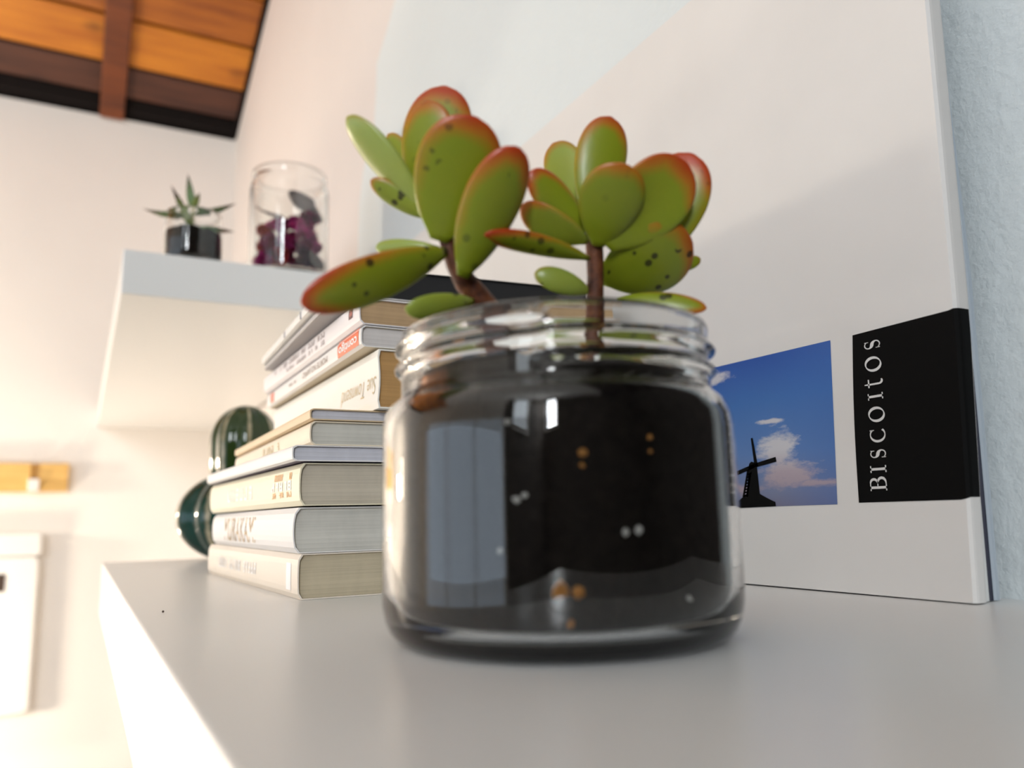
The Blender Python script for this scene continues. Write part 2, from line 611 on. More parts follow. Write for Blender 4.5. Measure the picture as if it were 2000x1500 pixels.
def arc(cx, cy, rx, ry, a0, a1, n=20):
    return [(cx + rx * math.cos(math.radians(a0 + (a1 - a0) * i / n)), cy + ry * math.sin(math.radians(a0 + (a1 - a0) * i / n))) for i in range(n + 1)]


def contrast(a0, a1, thin, thick, n=20):
    return [thin + (thick - thin) * abs(math.cos(math.radians(a0 + (a1 - a0) * i / n))) ** 1.3 for i in range(n + 1)]


def glyph(ch):
    r = []
    T, t_ = 0.19, 0.075
    if ch == 'I':
        ribbon(r, [(0.5, 0), (0.5, 1)], 0.34)
        for y in (0.035, 0.965):
            ribbon(r, [(0.02, y), (0.98, y)], 0.07)
    elif ch == 'O':
        ribbon(r, arc(0.5, 0.5, 0.41, 0.455, 0, 360, 40), contrast(-20, 340, 0.055, 0.175, 40))
    elif ch == 'C':
        ribbon(r, arc(0.56, 0.5, 0.47, 0.455, 48, 318, 34), contrast(48, 318, 0.055, 0.17, 34))
        ribbon(r, [(0.88, 0.98), (0.89, 0.70)], [0.07, 0.05])
    elif ch == 'S':
        p = arc(0.5, 0.735, 0.36, 0.225, 35, 270, 22) + arc(0.5, 0.265, 0.38, 0.235, 90, -145, 22)[1:]
        n = len(p)
        w = [0.06 + 0.16 * math.exp(-((i - n / 2) / (n * 0.2)) ** 2) for i in range(n)]
        ribbon(r, p, w)
        ribbon(r, [(0.83, 0.97), (0.83, 0.72)], [0.08, 0.06])
        ribbon(r, [(0.13, 0.02), (0.13, 0.28)], [0.08, 0.06])
    elif ch == 'B':
        ribbon(r, [(0.24, 0), (0.24, 1)], 0.17)
        for y in (0.03, 0.97):
            ribbon(r, [(0.02, y), (0.5, y)], 0.06)
        ribbon(r, [(0.3, 0.53), (0.55, 0.53)], 0.06)
        ribbon(r, arc(0.5, 0.75, 0.32, 0.22, 92, -92), contrast(92, -92, 0.06, 0.17))
        ribbon(r, arc(0.52, 0.28, 0.38, 0.25, 92, -92), contrast(92, -92, 0.06, 0.18))
    elif ch == 't':
        ribbon(r, [(0.40, 1.0), (0.38, 0.75), (0.38, 0.25)] + arc(0.68, 0.22, 0.30, 0.17, 180, 300, 12), [0.10, 0.17, 0.19] + [0.19 - 0.12 * i / 12 for i in range(13)])
        ribbon(r, [(0.05, 0.77), (0.9, 0.77)], 0.075)
    return r


letters = [('B', .1687, .0331, .1748, .0377), ('I', .1683, .0389, .1742, .0412), ('S', .1679, .0434, .1737, .0464), ('C', .1673, .0485, .1732, .0530),
           ('O', .1669, .0550, .1730, .0601), ('I', .1669, .0623, .1725, .0645), ('t', .1664, .0662, .1733, .0694), ('O', .1663, .0714, .1725, .0765), ('S', .1661, .0788, .1721, .0818)]
for ch, yb, z0, yt, z1 in letters:
    mb = MB()
    for L, R_ in glyph(ch):
        n = len(L)
        vs = [(CX - 0.0004, yb + (yt - yb) * p.y, z0 + (z1 - z0) * p.x) for p in L + R_]
        mb.add(vs, [(i, i + 1, n + i + 1, n + i) for i in range(n - 1)])
    loc(mb, bk).build('letter', M['print_white'], bk, fix=False)


def photo_mat():
    m = mat('printed sky photograph', (0.1, 0.25, 0.6), 0.35, 0.5)
    n = NT(m)
    uv = n.n('ShaderNodeUVMap')
    sp = n.n('ShaderNodeSeparateXYZ')
    n.l(uv.outputs[0], sp.inputs[0])
    u, v = sp.outputs[0], sp.outputs[1]            # u: 0 at the spine side, v: 0 at the bottom
    sky = n.ramp(v, [(0.0, (0.16, 0.16, 0.24)), (0.10, (0.17, 0.20, 0.32)), (0.35, (0.10, 0.20, 0.44)), (0.70, (0.045, 0.155, 0.43)), (1.0, (0.018, 0.085, 0.36))])
    sky = n.mix(n.ramp(u, [(0.0, (0.45, 0.45, 0.45)), (0.35, (0, 0, 0))]), sky, (0.02, 0.12, 0.42))
    mp = n.n('ShaderNodeMapping')
    n.l(uv.outputs[0], mp.inputs[0])
    mp.inputs['Scale'].default_value = (4.5, 8, 1)
    mp.inputs['Rotation'].default_value = (0, 0, -0.35)
    nz = n.noise(mp.outputs[0], 1.6, 8, 0.66)

    def blob(cu, cv, ru, rv):
        a = n.math('POWER', n.math('DIVIDE', n.math('SUBTRACT', u, cu), ru), 2.0)
        b = n.math('POWER', n.math('DIVIDE', n.math('SUBTRACT', v, cv), rv), 2.0)
        return n.math('SUBTRACT', 1.0, n.math('SQRT', n.math('ADD', a, b)))
    cl = n.math('MAXIMUM', blob(0.335, 0.36, 0.15, 0.16), blob(0.27, 0.20, 0.21, 0.13))
    cl = n.math('MAXIMUM', cl, blob(0.10, 0.135, 0.20, 0.035))
    cl = n.math('MAXIMUM', cl, blob(0.80, 0.92, 0.22, 0.07))
    cl = n.math('MAXIMUM', cl, blob(0.36, 0.555, 0.10, 0.02))
    cl = n.math('MAXIMUM', cl, blob(0.65, 0.12, 0.26, 0.05))
    dens = n.math('ADD', n.math('MULTIPLY', cl, 0.95), n.math('MULTIPLY', n.math('SUBTRACT', nz, 0.5), 1.9))
    mask = n.ramp(dens, [(0.10, (0, 0, 0)), (0.55, (0.85, 0.85, 0.85))])
    cc = n.ramp(v, [(0.08, (0.36, 0.28, 0.32)), (0.22, (0.45, 0.36, 0.38)), (0.36, (0.62, 0.60, 0.60))])
    n.color(n.mix(mask, sky, cc))
    return m


PYR0, PYR1, PYL = 0.1885, 0.1854, 0.2640
PZ0, PZ1 = 0.0293, 0.0852
me = bpy.data.meshes.new('windmill_photo')
bl = Vector(bk.location)
me.from_pydata([tuple(Vector(p) - bl) for p in ((CX - e, PYR0, PZ0), (CX - e, PYL, PZ0 - 0.0003), (CX - e, PYL, PZ1 + 0.0008), (CX - e, PYR1, PZ1))], [], [(0, 3, 2, 1)])
uvl = me.uv_layers.new()
for lp in me.loops:
    uvl.data[lp.index].uv = {0: (0, 0), 1: (1, 0), 2: (1, 1), 3: (0, 1)}[lp.vertex_index]
me.materials.append(photo_mat())
o = bpy.data.objects.new('windmill_photo', me)
COL.objects.link(o)
o.parent = bk
photo = o


def flat(mb, pts, dx=0.0003):
    n = len(pts)
    mb.add([(CX - dx, y, z) for y, z in pts], [tuple(range(n))])


mb = MB()
flat(mb, [(0.2281, 0.0440), (0.2276, 0.0455), (0.2264, 0.0463), (0.2250, 0.0459), (0.2237, 0.0450), (0.2232, 0.0340), (0.2205, 0.0327), (0.2170, 0.0312), (0.2158, 0.0308), (0.2157, 0.0292), (0.2372, 0.0289), (0.2371, 0.0300), (0.2345, 0.0318), (0.2318, 0.0332), (0.2296, 0.0345)])
def bar(mb, a, b, w0, w1):
    a, b = Vector(a), Vector(b)
    d = (b - a).normalized()
    nn = Vector((-d.y, d.x))
    flat(mb, [a + nn * w0, b + nn * w1, b - nn * w1, a - nn * w0], 0.0003)
bar(mb, (0.2240, 0.0442), (0.2253, 0.0552), 0.0009, 0.0005)
bar(mb, (0.2240, 0.0448), (0.2139, 0.0463), 0.0008, 0.0009)
bar(mb, (0.2250, 0.0446), (0.2345, 0.0423), 0.0008, 0.0008)
bar(mb, (0.2284, 0.0432), (0.2318, 0.0330), 0.0005, 0.0005)
bar(mb, (0.2274, 0.0420), (0.2300, 0.0330), 0.0005, 0.0005)
for i in range(8):
    z = 0.0335 + i * 0.00115
    yy = 0.2316 - (z - 0.033) * 0.333
    bar(mb, (yy + 0.0003, z), (yy - 0.0022, z + 0.0004), 0.00032, 0.00032)
loc(mb, bk).build('windmill_silhouette', M['print_black'], photo, fix=False)
for (yy, zz_) in ((0.2155, 0.0175), (0.1905, 0.1352), (0.2105, 0.0165)):
    pass

# thinner books standing behind it
def slab(x0, x1, y0, y1, z0, z1, w):
    mb_ = MB()
    pts_ = [(x0, y1), (x0, y0 + 0.0008), (x0 + 0.0006, y0), (x1 - 0.0006, y0), (x1, y0 + 0.0008), (x1, y1), (x1 - w, y1), (x1 - w, y0 + 0.001), (x0 + w, y0 + 0.001), (x0 + w, y1)]
    for a, b in ((z0, 0.1), (0.1, z1)):
        mb_.prism(pts_, 'z', a, b)
    return mb_
def slab2(x0, x1, y0, y1, z0, z1):
    return MB().box(x0, x1, y0, y1, z0, 0.1).box(x0, x1, y0, y1, 0.1, z1)
def thin_book(name, x0, x1, y0, y1, h, cmat, pmat, label):
    t = thing(name, ((x0 + x1) / 2, (y0 + y1) / 2, 0), label, 'book', 'thin books behind the photo book')
    w = 0.0004
    def lean_(mb_):
        mb_.v = [(x + min(0.0018, 0.018 * z), y - (0.02 * min(z, 0.1) if y < 0.3 else 0), z) for x, y, z in mb_.v]
        return mb_
    loc(lean_(slab(x0, x1, y0, y1, 0.0003, h, w)), t).build('cover', cmat, t)
    loc(lean_(slab2(x0 + w, x1 - w, y0 + 0.0012, y1 - 0.001, 0.0008, h - 0.0006)), t).build('page_block', pmat, t)
    return t


thin_book('magazine', 0.2314, 0.2349, 0.1460, 0.50, 0.236, paint('pale cover', (0.66, 0.67, 0.66)), M['pg_white'], 'thin white magazine standing right behind the wide windmill photo book')
thin_book('notebook', 0.2354, 0.2373, 0.1462, 0.47, 0.215, paint('navy cover', (0.012, 0.014, 0.035)), M['pg_blue'], 'thin navy black notebook standing between white and grey booklets')
thin_book('booklet', 0.2376, 0.2404, 0.1462, 0.47, 0.205, paint('blue grey cover', (0.40, 0.46, 0.52)), M['pg_blue'], 'blue grey booklet standing closest to the wall behind the photo book')


# ------------------------------------------------------------------ the stack of books
SPINES = {}


def spine_x(parent, y, z):
    x0, y0, y1, z0, z1, bulge, skew = SPINES[parent.name]
    q = min(1, max(0, (z - z0) / (z1 - z0)))
    return x0 + skew * (y - y0) / (y1 - y0) - bulge * 4 * q * (1 - q) + 0.0012 * abs(2 * q - 1) ** 8


def text_part(s, mtl, parent, y0, y1, z0, z1, flip=False, bold=0.0, name='spine_lettering', slant=0.0):
    """flat lettering laid on the spine, filling the box y0..y1 (near..far), z0..z1"""
    cu = bpy.data.curves.new('txt', 'FONT')
    cu.body = s
    cu.size = 1
    cu.offset = bold
    cu.shear = slant
    cu.resolution_u = 4
    ob = bpy.data.objects.new('txt', cu)
    COL.objects.link(ob)
    dg = bpy.context.evaluated_depsgraph_get()
    me = bpy.data.meshes.new_from_object(ob.evaluated_get(dg))
    bpy.data.objects.remove(ob)
    bpy.data.curves.remove(cu)
    me.name = name
    me.materials.clear()
    me.materials.append(mtl)
    xs = [v.co.x for v in me.vertices]
    ys_ = [v.co.y for v in me.vertices]
    ax, bx, ay, by = min(xs), max(xs), min(ys_), max(ys_)
    pl = Vector(parent.location)
    for v in me.vertices:
        p, q = (v.co.x - ax) / (bx - ax), (v.co.y - ay) / (by - ay)
        if flip:
            y, z = y0 + p * (y1 - y0), z1 - q * (z1 - z0)
        else:
            y, z = y1 - p * (y1 - y0), z0 + q * (z1 - z0)
        v.co = Vector((spine_x(parent, y, z) - 0.00022, y, z)) - pl
    o = bpy.data.objects.new(name, me)
    COL.objects.link(o)
    o.parent = parent
    return o


def faint_print(mtl, parent, y0, y1, z0, z1, n, seed):
    """a worn line of print too small to read in the photograph: letter-like strokes"""
    rnd = random.Random(seed)
    pl = Vector(parent.location)
    mb_ = MB()
    step = (y1 - y0) / n
    def q_(ya, yb, za, zb):
        vs = [Vector((spine_x(parent, y, z) - 0.0002, y, z)) - pl for y, z in ((ya, za), (yb, za), (yb, zb), (ya, zb))]
        mb_.add(vs, [(0, 1, 2, 3)])
    for k in range(n):
        if k and rnd.random() < 0.14:
            continue
        a = y0 + step * k
        q_(a + step * 0.08, a + step * 0.28, z0, z1)
        if rnd.random() < 0.75:
            q_(a + step * 0.56, a + step * 0.76, z0, z1 if rnd.random() < 0.6 else (z0 + z1) / 2)
        for zf in (0.0, 0.42, 0.82):
            if rnd.random() < 0.5:
                q_(a + step * 0.28, a + step * 0.56, z0 + (z1 - z0) * zf, z0 + (z1 - z0) * (zf + 0.18))
    return mb_.build('spine_print', mtl, parent, fix=False)


def label_patch(parent, mtl, y0, y1, z0, z1, name='spine_label'):
    o3 = Vector(parent.location)
    vs, fs = [], []
    n = 4
    for i in range(n + 1):
        for j in range(n + 1):
            y, z = y0 + (y1 - y0) * i / n, z0 + (z1 - z0) * j / n
            vs.append(Vector((spine_x(parent, y, z) - 0.00012, y, z)) - o3)
    for i in range(n):
        for j in range(n):
            a = i * (n + 1) + j
            fs.append((a, a + 1, a + n + 2, a + n + 1))
    return MB().add(vs, fs).build(name, mtl, parent)


GROUP = 'books of the lying stack'


def paperback(x0, w, y0, y1, z0, z1, cmat, pmat, label, bulge=0.0008, skew=0.0, name='paperback', ct=0.0005, back_mat=None, inset=0.0011):
    """lying book, spine towards -X, running along Y; skew moves the far end along X"""
    t = thing(name, (x0 + w / 2, (y0 + y1) / 2, z0), label, 'book', GROUP)
    SPINES[t.name] = (x0, y0, y1, z0, z1, bulge, skew)
    h = z1 - z0
    n = 8
    out, inn = [], []
    for i in range(n + 1):
        q = i / n
        b = bulge * 4 * q * (1 - q)
        c = 0.0012 * (abs(2 * q - 1) ** 8)
        out.append((x0 - b + c, z0 + 0.0001 + q * (h - 0.0002)))
        inn.append((x0 - b + c + ct, z0 + ct + q * (h - 2 * ct)))
    pts = [(x0 + w, z0 + 0.0001)] + out + [(x0 + w, z1 - 0.0001), (x0 + w, z1 - ct)] + inn[::-1] + [(x0 + w, z0 + ct)]
    m = len(pts)
    vs = [(px + (skew if yy == y1 else 0), yy, pz) for yy in (y0, y1) for px, pz in pts]
    fs = [(i, (i + 1) % m, m + (i + 1) % m, m + i) for i in range(m)]
    # end faces as quads between outer and inner chains
    for o_ in (0, m):
        k = n + 1
        outer = [0] + list(range(1, k + 1)) + [k + 1]
        inner = [m - 1] + list(range(m - 2, m - 2 - k, -1)) + [k + 2]
        for a in range(len(outer) - 1):
            fs.append((o_ + outer[a], o_ + outer[a + 1], o_ + inner[a + 1], o_ + inner[a]))
    co = loc(MB().add(vs, fs), t).build('cover', cmat, t)
    if back_mat:
        co.data.materials.append(back_mat)
        for p in co.data.polygons:
            if p.normal.z < -0.9:
                p.material_index = 1
    blockx = [(x0 + ct + 0.0003 - (bulge * 4 * q * (1 - q)) + 0.0012 * abs(2 * q - 1) ** 8, z0 + ct + 0.00005 + q * (h - 2 * ct - 0.0001)) for q in [i / n for i in range(n + 1)]]
    pp = [(x0 + w - 0.001, z0 + ct + 0.00005)] + blockx + [(x0 + w - 0.001, z1 - ct - 0.00005)]
    m = len(pp)
    vs = [(px + (skew if yy > (y0 + y1) / 2 else 0), yy, pz) for yy in (y0 + inset, y1 - inset) for px, pz in pp]
    fs = [tuple(range(m)), tuple(range(m, 2 * m))] + [(i, (i + 1) % m, m + (i + 1) % m, m + i) for i in range(m)]
    loc(MB().add(vs, fs), t).build('page_block', pmat, t)
    return t


P_cream = paint('cream spine', (0.78, 0.70, 0.60))
P_white = paint('white spine', (0.82, 0.80, 0.78))
P_yellow = paint('pale yellow spine', (0.80, 0.74, 0.55))
P_peach = paint('pale peach spine', (0.80, 0.70, 0.55))
P_tan = paint('tan spine', (0.66, 0.50, 0.31))
P_grey = paint('grey spine', (0.40, 0.39, 0.40))
P_purple = paint('dark violet back cover', (0.10, 0.075, 0.14))
P_olive = paint('dark olive back cover', (0.12, 0.085, 0.03))
P_ivory = paint('ivory back cover', (0.62, 0.55, 0.42))
G_gold = paint('thin gold print', (0.60, 0.46, 0.24))
G_gold2 = paint('dark gold print', (0.36, 0.22, 0.075))
G_orange = paint('orange print', (0.75, 0.33, 0.05))
G_red = paint('orange red label', (0.78, 0.13, 0.035))
G_pink = paint('pink red label', (0.70, 0.22, 0.16))
G_grey = paint('grey brown print', (0.26, 0.18, 0.14))
G_lgrey = paint('pale grey print', (0.42, 0.36, 0.36))
G_white = paint('white print', (0.90, 0.89, 0.88))
G_dark = paint('dark red print', (0.10, 0.02, 0.03))

b = paperback(0.0700, 0.132, 0.2950, 0.4850, 0.0, 0.0163, P_cream, M['pg_tan'], 'thick cream paperback with tan page edges, lowest of the lying stack', 0.0002, -0.005)
faint_print(G_white, b, 0.362, 0.452, 0.0056, 0.0106, 16, 1)
label_patch(b, G_white, 0.304, 0.311, 0.003, 0.0128)
b = paperback(0.0690, 0.130, 0.2960, 0.4820, 0.0163, 0.0329, P_white, M['pg_grey'], 'white paperback lettered MURAKAMI, second from the bottom of the stack', 0.0010, -0.002)
text_part('MURAKAMI', G_gold2, b, 0.3640, 0.4420, 0.0190, 0.0302)
b = paperback(0.0702, 0.130, 0.2945, 0.4810, 0.0333, 0.0490, P_yellow, M['pg_cream'], 'pale yellow paperback with orange print, third from the bottom of the stack', 0.0006, -0.0055, back_mat=P_olive)
faint_print(G_white, b, 0.372, 0.430, 0.0380, 0.0440, 6, 2)
faint_print(G_orange, b, 0.3050, 0.3370, 0.0436, 0.0462, 7, 3)
faint_print(G_white, b, 0.3050, 0.3370, 0.0396, 0.0431, 5, 4)
faint_print(G_orange, b, 0.3050, 0.3370, 0.0369, 0.0391, 8, 5)
b = paperback(0.0668, 0.134, 0.2930, 0.4840, 0.0494, 0.0554, P_white, M['pg_blue'], 'thin white booklet with violet back and bluish pages in the lying stack', 0.0003, -0.004, back_mat=P_purple)
b = paperback(0.0740, 0.128, 0.2960, 0.4780, 0.0556, 0.0648, P_peach, M['pg_grey'], 'pale peach paperback lying between the thin white booklet and the thin tan book', 0.0005, 0.003)
faint_print(G_gold, b, 0.352, 0.392, 0.0585, 0.0618, 6, 6)
b = paperback(0.0735, 0.130, 0.2955, 0.4790, 0.0650, 0.0695, P_tan, M['pg_blue'], 'thin tan book under the thick paperback with brown pages', 0.0002, 0.003)
b = paperback(0.0970, 0.118, 0.2900, 0.4800, 0.0697, 0.0929, paint('bright white concave spine', (0.86, 0.84, 0.78)), M['pg_brown'], 'thickest white paperback with brown page edges and faint gold lettering', -0.0012, 0.0, ct=0.0006)
text_part('Sue Townsend', G_gold, b, 0.2930, 0.3400, 0.0760, 0.0828, flip=True, slant=0.25, bold=-0.012)
b = paperback(0.0920, 0.122, 0.2925, 0.4800, 0.0938, 0.1024, P_white, M['pg_white'], 'white paperback titled MORTE NO JAPÃO with an orange red label', 0.0003, 0.002, back_mat=P_ivory)
label_patch(b, G_red, 0.2955, 0.3255, 0.0950, 0.1019)
text_part('contigo', G_white, b, 0.2975, 0.3235, 0.0957, 0.1004, flip=True, bold=0.02)
text_part('MORTE NO JAPÃO', G_grey, b, 0.3420, 0.3890, 0.0960, 0.1004, flip=True)
faint_print(G_grey, b, 0.4030, 0.4200, 0.0972, 0.0988, 7, 7)
label_patch(b, G_pink, 0.4590, 0.4700, 0.0954, 0.1008)
b = paperback(0.0912, 0.122, 0.2920, 0.4810, 0.1026, 0.1133, paint('white pink spine', (0.80, 0.76, 0.77)), M['pg_wood'], 'white paperback with pinkish spine and light brown pages above the orange labelled one', 0.0004, 0.001)
faint_print(G_lgrey, b, 0.3430, 0.4500, 0.1082, 0.1108, 24, 8)
faint_print(G_lgrey, b, 0.3430, 0.4200, 0.1050, 0.1070, 18, 9)
label_patch(b, G_dark, 0.3005, 0.3060, 0.1070, 0.1128)
faint_print(G_pink, b, 0.3012, 0.3053, 0.1080, 0.1118, 1, 10)
b = paperback(0.0838, 0.112, 0.3150, 0.4640, 0.1136, 0.1166, P_grey, M['pg_grey'], 'thin grey booklet with bent spine near the top of the lying stack', 0.0, 0.005, name='booklet', ct=0.0003)
b = paperback(0.0812, 0.112, 0.3180, 0.4640, 0.1168, 0.1218, paint('glossy white spine', (0.86, 0.85, 0.83), 0.25), M['pg_white'], 'glossy white booklet lying under the black book', 0.0001, 0.006, name='booklet', ct=0.0003)
for yy in (0.352, 0.392):
    xx = spine_x(b, yy, 0.1193)
    loc(MB().box(xx - 0.0004, xx + 0.0002, yy - 0.0005, yy + 0.0005, 0.1174, 0.1206), b).build('staple', P_grey, b)
hb = paperback(0.1030, 0.116, 0.0, 0.145, 0.0, 0.0136, paint('black cloth', (0.006, 0.006, 0.007), 0.6), paint('black page edges', (0.007, 0.007, 0.008), 0.7), 'black book lying on top of the stack behind the succulent leaves', 0.0004, name='hardback')
hb.location = (0.161, 0.390, 0.1220)
hb.rotation_euler = (0, 0, -0.10)


# ------------------------------------------------------------------ ceramic cactus
def cactus_mat(nr):
    m = mat('dark green glaze', (0.01, 0.05, 0.03), 0.05, 0.42)
    n = NT(m)
    a = n.n('ShaderNodeAttribute', attribute_name='rib')
    sep = n.n('ShaderNodeSeparateColor')
    n.l(a.outputs['Color'], sep.inputs[0])
    v = n.obj()
    f = n.math('ADD', sep.outputs[0], n.math('MULTIPLY', n.math('SUBTRACT', n.noise(v, 120, 3), 0.5), 0.2))
    base = n.mix(sep.outputs[1], (0.004, 0.040, 0.030), (0.022, 0.042, 0.010))
    n.color(n.mix(n.ramp(f, [(0.91, (0, 0, 0)), (1.0, (1, 1, 1))]), base, (0.42, 0.36, 0.24)))
    n.b.inputs['Coat Weight'].default_value = 0.0
    n.b.inputs['Coat Roughness'].default_value = 0.03
    return m


M['cactus'] = cactus_mat(9)
CC = (0.1085, 0.6530, 0)
cac = thing('ceramic_cactus', CC, 'shiny dark green ceramic cactus with cream ribs behind the stacked books', 'ornament')


def ribbed(name, cx, cy, cz, a, c, zlo, zhi, ribs, phase, depth, parent, greenish):
    seg = ribs * 12
    nz = 26
    vs, fs, cols = [], [], []
    for i in range(nz + 1):
        th = zlo + (zhi - zlo) * i / nz
        r0, z = a * math.cos(th), c * math.sin(th)
        if greenish and th < 0:                   # the upper lobe goes down as a column
            r0 = a * (0.90 + 0.10 * math.cos(th))
        for j in range(seg):
            q = 2 * PI * j / seg
            k = math.cos(ribs * (q + phase))
            rr = r0 * (1 - depth + depth * abs(math.cos(ribs * (q + phase) / 2)))
            vs.append((cx + rr * math.cos(q), cy + rr * math.sin(q), cz + z))
            cols.append((0.5 + 0.5 * k, greenish, 0, 1))
    for i in range(nz):
        for j in range(seg):
            k = (j + 1) % seg
            fs.append((i * seg + j, i * seg + k, (i + 1) * seg + k, (i + 1) * seg + j))
    fs.append(tuple(range(seg))[::-1])
    fs.append(tuple(range(nz * seg, (nz + 1) * seg)))
    o = MB().add(vs, fs).build(name, M['cactus'], parent, smooth=True, fix=False)
    ca = o.data.color_attributes.new('rib', 'FLOAT_COLOR', 'POINT')
    for i, cc in enumerate(cols):
        ca.data[i].color = cc
    return o


ribbed('lower_body', 0, 0, 0.0330, 0.0472, 0.0345, -1.26, 1.40, 9, 0.12, 0.10, cac, 0.0)
ribbed('upper_body', 0.0030, 0, 0.0890, 0.0262, 0.0302, -1.15, 1.57, 8, 0.05, 0.09, cac, 1.0)

# ------------------------------------------------------------------ leaves
def make_leaf(name, P0, P1, width, roll=0, bend=0.0, cup=0.0, thick=0.0024, red=0.6, pale=0.0, spots=1.0, parent=None, mtl=None, shape='jade', twist=0.0, ns=20, nr=20, origin=None, fold=0.0):
    P0, P1 = Vector(P0), Vector(P1)
    ax = (P1 - P0)
    L = ax.length
    ax.normalize()
    mid = (P0 + P1) / 2
    vw = (CAM - mid).normalized()
    s = ax.cross(vw).normalized()
    n = s.cross(ax).normalized()
    vs, fs, cols = [], [], []
    for i in range(ns + 1):
        u = i / ns
        if shape == 'jade':
            u = 0.5 * u + 0.5 * math.sin(u * PI / 2)      # more stations near the rounded tip
            w = max(0.0, 1 - abs(2 * u ** 1.12 - 1) ** 2.4) ** 0.5
            w *= 1 - 0.30 * (1 - min(1, u / 0.62)) ** 1.4
            w = max(w, 0.20 * (1 - u) ** 2)
            tp = max(0.30, math.sin(PI * (0.10 + 0.84 * u)) ** 0.6)
        else:
            w = math.sin(PI * min(1, 0.06 + 0.94 * u ** 0.85)) ** 0.9 * (1.05 - 0.25 * u)
            w *= 1 + 0.16 * (1 if i % 2 else -1) * (1 if 0.15 < u < 0.97 else 0)
            tp = 0.8
        if i == ns:
            w = 0.015 if shape == 'kal' else 0.10
        a = math.radians(roll) + twist * (u - 0.5)
        ss = s * math.cos(a) + n * math.sin(a)
        nn = n * math.cos(a) - s * math.sin(a)
        c = P0 + ax * (L * u) + nn * (bend * L * 4 * u * (1 - u)) + nn * (fold * L * max(0, u - 0.6) ** 2 * 4)
        hw = width / 2 * w
        th = thick / 2 * tp * (0.35 + 0.65 * min(1, w * 1.4))
        for j in range(nr):
            q = 2 * PI * j / nr
            x = math.cos(q)
            y = math.sin(q)
            y = math.copysign(abs(y) ** 1.25, y)
            p = c + ss * (x * hw) + nn * (y * th + cup * width * (x * w) ** 2)
            vs.append(p)
            d = min(hw * (1 - abs(x)), (1 - u) * L * 0.9) / (width / 2)
            up_ = max(-1, min(1, (ss * x).z / max(1e-6, abs(x)) if abs(x) > 0.05 else 0))       # sunned upper margin is reddest
            side = 0.62 + 0.55 * up_ * min(1, abs(x) * 1.5)
            tipside = max(side, min(1.0, max(0, u - 0.55) / 0.35)) if u > 0.55 else side
            rr = red * max(0, 1 - d / 0.62) * (0.22 + 0.78 * min(1, u * 1.25)) * tipside + red * 0.42 * max(0, u - 0.66) / 0.34
            cols.append((min(1, rr), u, pale, spots))
    for i in range(ns):
        for j in range(nr):
            k = (j + 1) % nr
            fs.append((i * nr + j, i * nr + k, (i + 1) * nr + k, (i + 1) * nr + j))
    fs.append(tuple(range(nr))[::-1])
    fs.append(tuple(range(ns * nr, (ns + 1) * nr)))
    mb = MB().add(vs, fs)
    if parent is not None:
        o3 = Vector(origin)
        mb.v = [tuple(Vector(p) - o3) for p in mb.v]
    o = mb.build(name, mtl, parent, smooth=True, fix=False)
    ca = o.data.color_attributes.new('leafcol', 'FLOAT_COLOR', 'POINT')
    for i, cc in enumerate(cols):
        ca.data[i].color = cc
    return o


# ------------------------------------------------------------------ the succulent in its glass jar
JC = Vector((0.1000, 0.1640, 0))
suc = thing('potted_succulent', JC, 'jade succulent with red edged leaves planted in a soil filled glass jar', 'plant')
R = 0.0414


def thread(r, z, a):
    # screw thread ridge on the neck
    for k in range(2):
        zc = 0.0590 + 0.0048 * k + 0.0042 * ((a / (2 * PI) + 0.35) % 1.0)
        d = (z - zc) / 0.0011
        r += 0.0016 * math.exp(-d * d) if r > 0.035 else 0
    return r, z


outer = [(0.0, 0.0018), (0.028, 0.0018), (0.0320, 0.0006), (0.0345, 0.0), (0.0362, 0.0003), (0.0380, 0.0012), (0.0396, 0.0030), (0.0407, 0.0056), (0.0413, 0.0090), (R, 0.0130), (R, 0.025), (R, 0.036), (R, 0.0470), (0.0412, 0.0495), (0.0407, 0.0515), (0.0398, 0.0530), (0.0386, 0.0541), (0.0375, 0.0550)]
neck = [(0.0369, 0.0562 + 0.00048 * i) for i in range(25)]
rim = [(0.0369, 0.0688), (0.0371, 0.0698), (0.0368, 0.0708), (0.0360, 0.0712), (0.0351, 0.0708), (0.0347, 0.0696)]
inner = [(0.0347, 0.0640), (0.0347, 0.0560), (0.0360, 0.0542), (0.0377, 0.0528), (0.0389, 0.0512), (0.0394, 0.0490), (0.0395, 0.0465), (0.0395, 0.040), (0.0395, 0.025), (0.0395, 0.0125), (0.0390, 0.0085), (0.0375, 0.0056), (0.0345, 0.0044), (0.020, 0.0040), (0.0, 0.0040)]
jar = MB().lathe(outer + neck + rim + inner, 128, deform=thread).build('glass_jar', M['glass'], suc, smooth=True)


def soil_def(r, z, a):
    k = mnoise.noise(Vector((math.cos(a) * r * 300, math.sin(a) * r * 300, z * 300)))
    if z > 0.058:
        return r, z + 0.0016 * k
    return r - 0.0002 - 0.0002 * k, z


so = [(0.0, 0.0046), (0.020, 0.0046), (0.0340, 0.0050), (0.0370, 0.0061), (0.0385, 0.0090), (0.0390, 0.0128)] + [(0.0391, 0.016 + 0.003 * i) for i in range(11)] + [(0.0389, 0.0490), (0.0383, 0.0508), (0.0371, 0.0523), (0.0355, 0.0536), (0.0342, 0.0557), (0.0341, 0.0600), (0.0335, 0.0610), (0.026, 0.0606), (0.018, 0.0612), (0.010, 0.0608), (0.0, 0.0612)]
MB().lathe(so, 96, deform=soil_def).build('soil', M['soil'], suc, smooth=True)
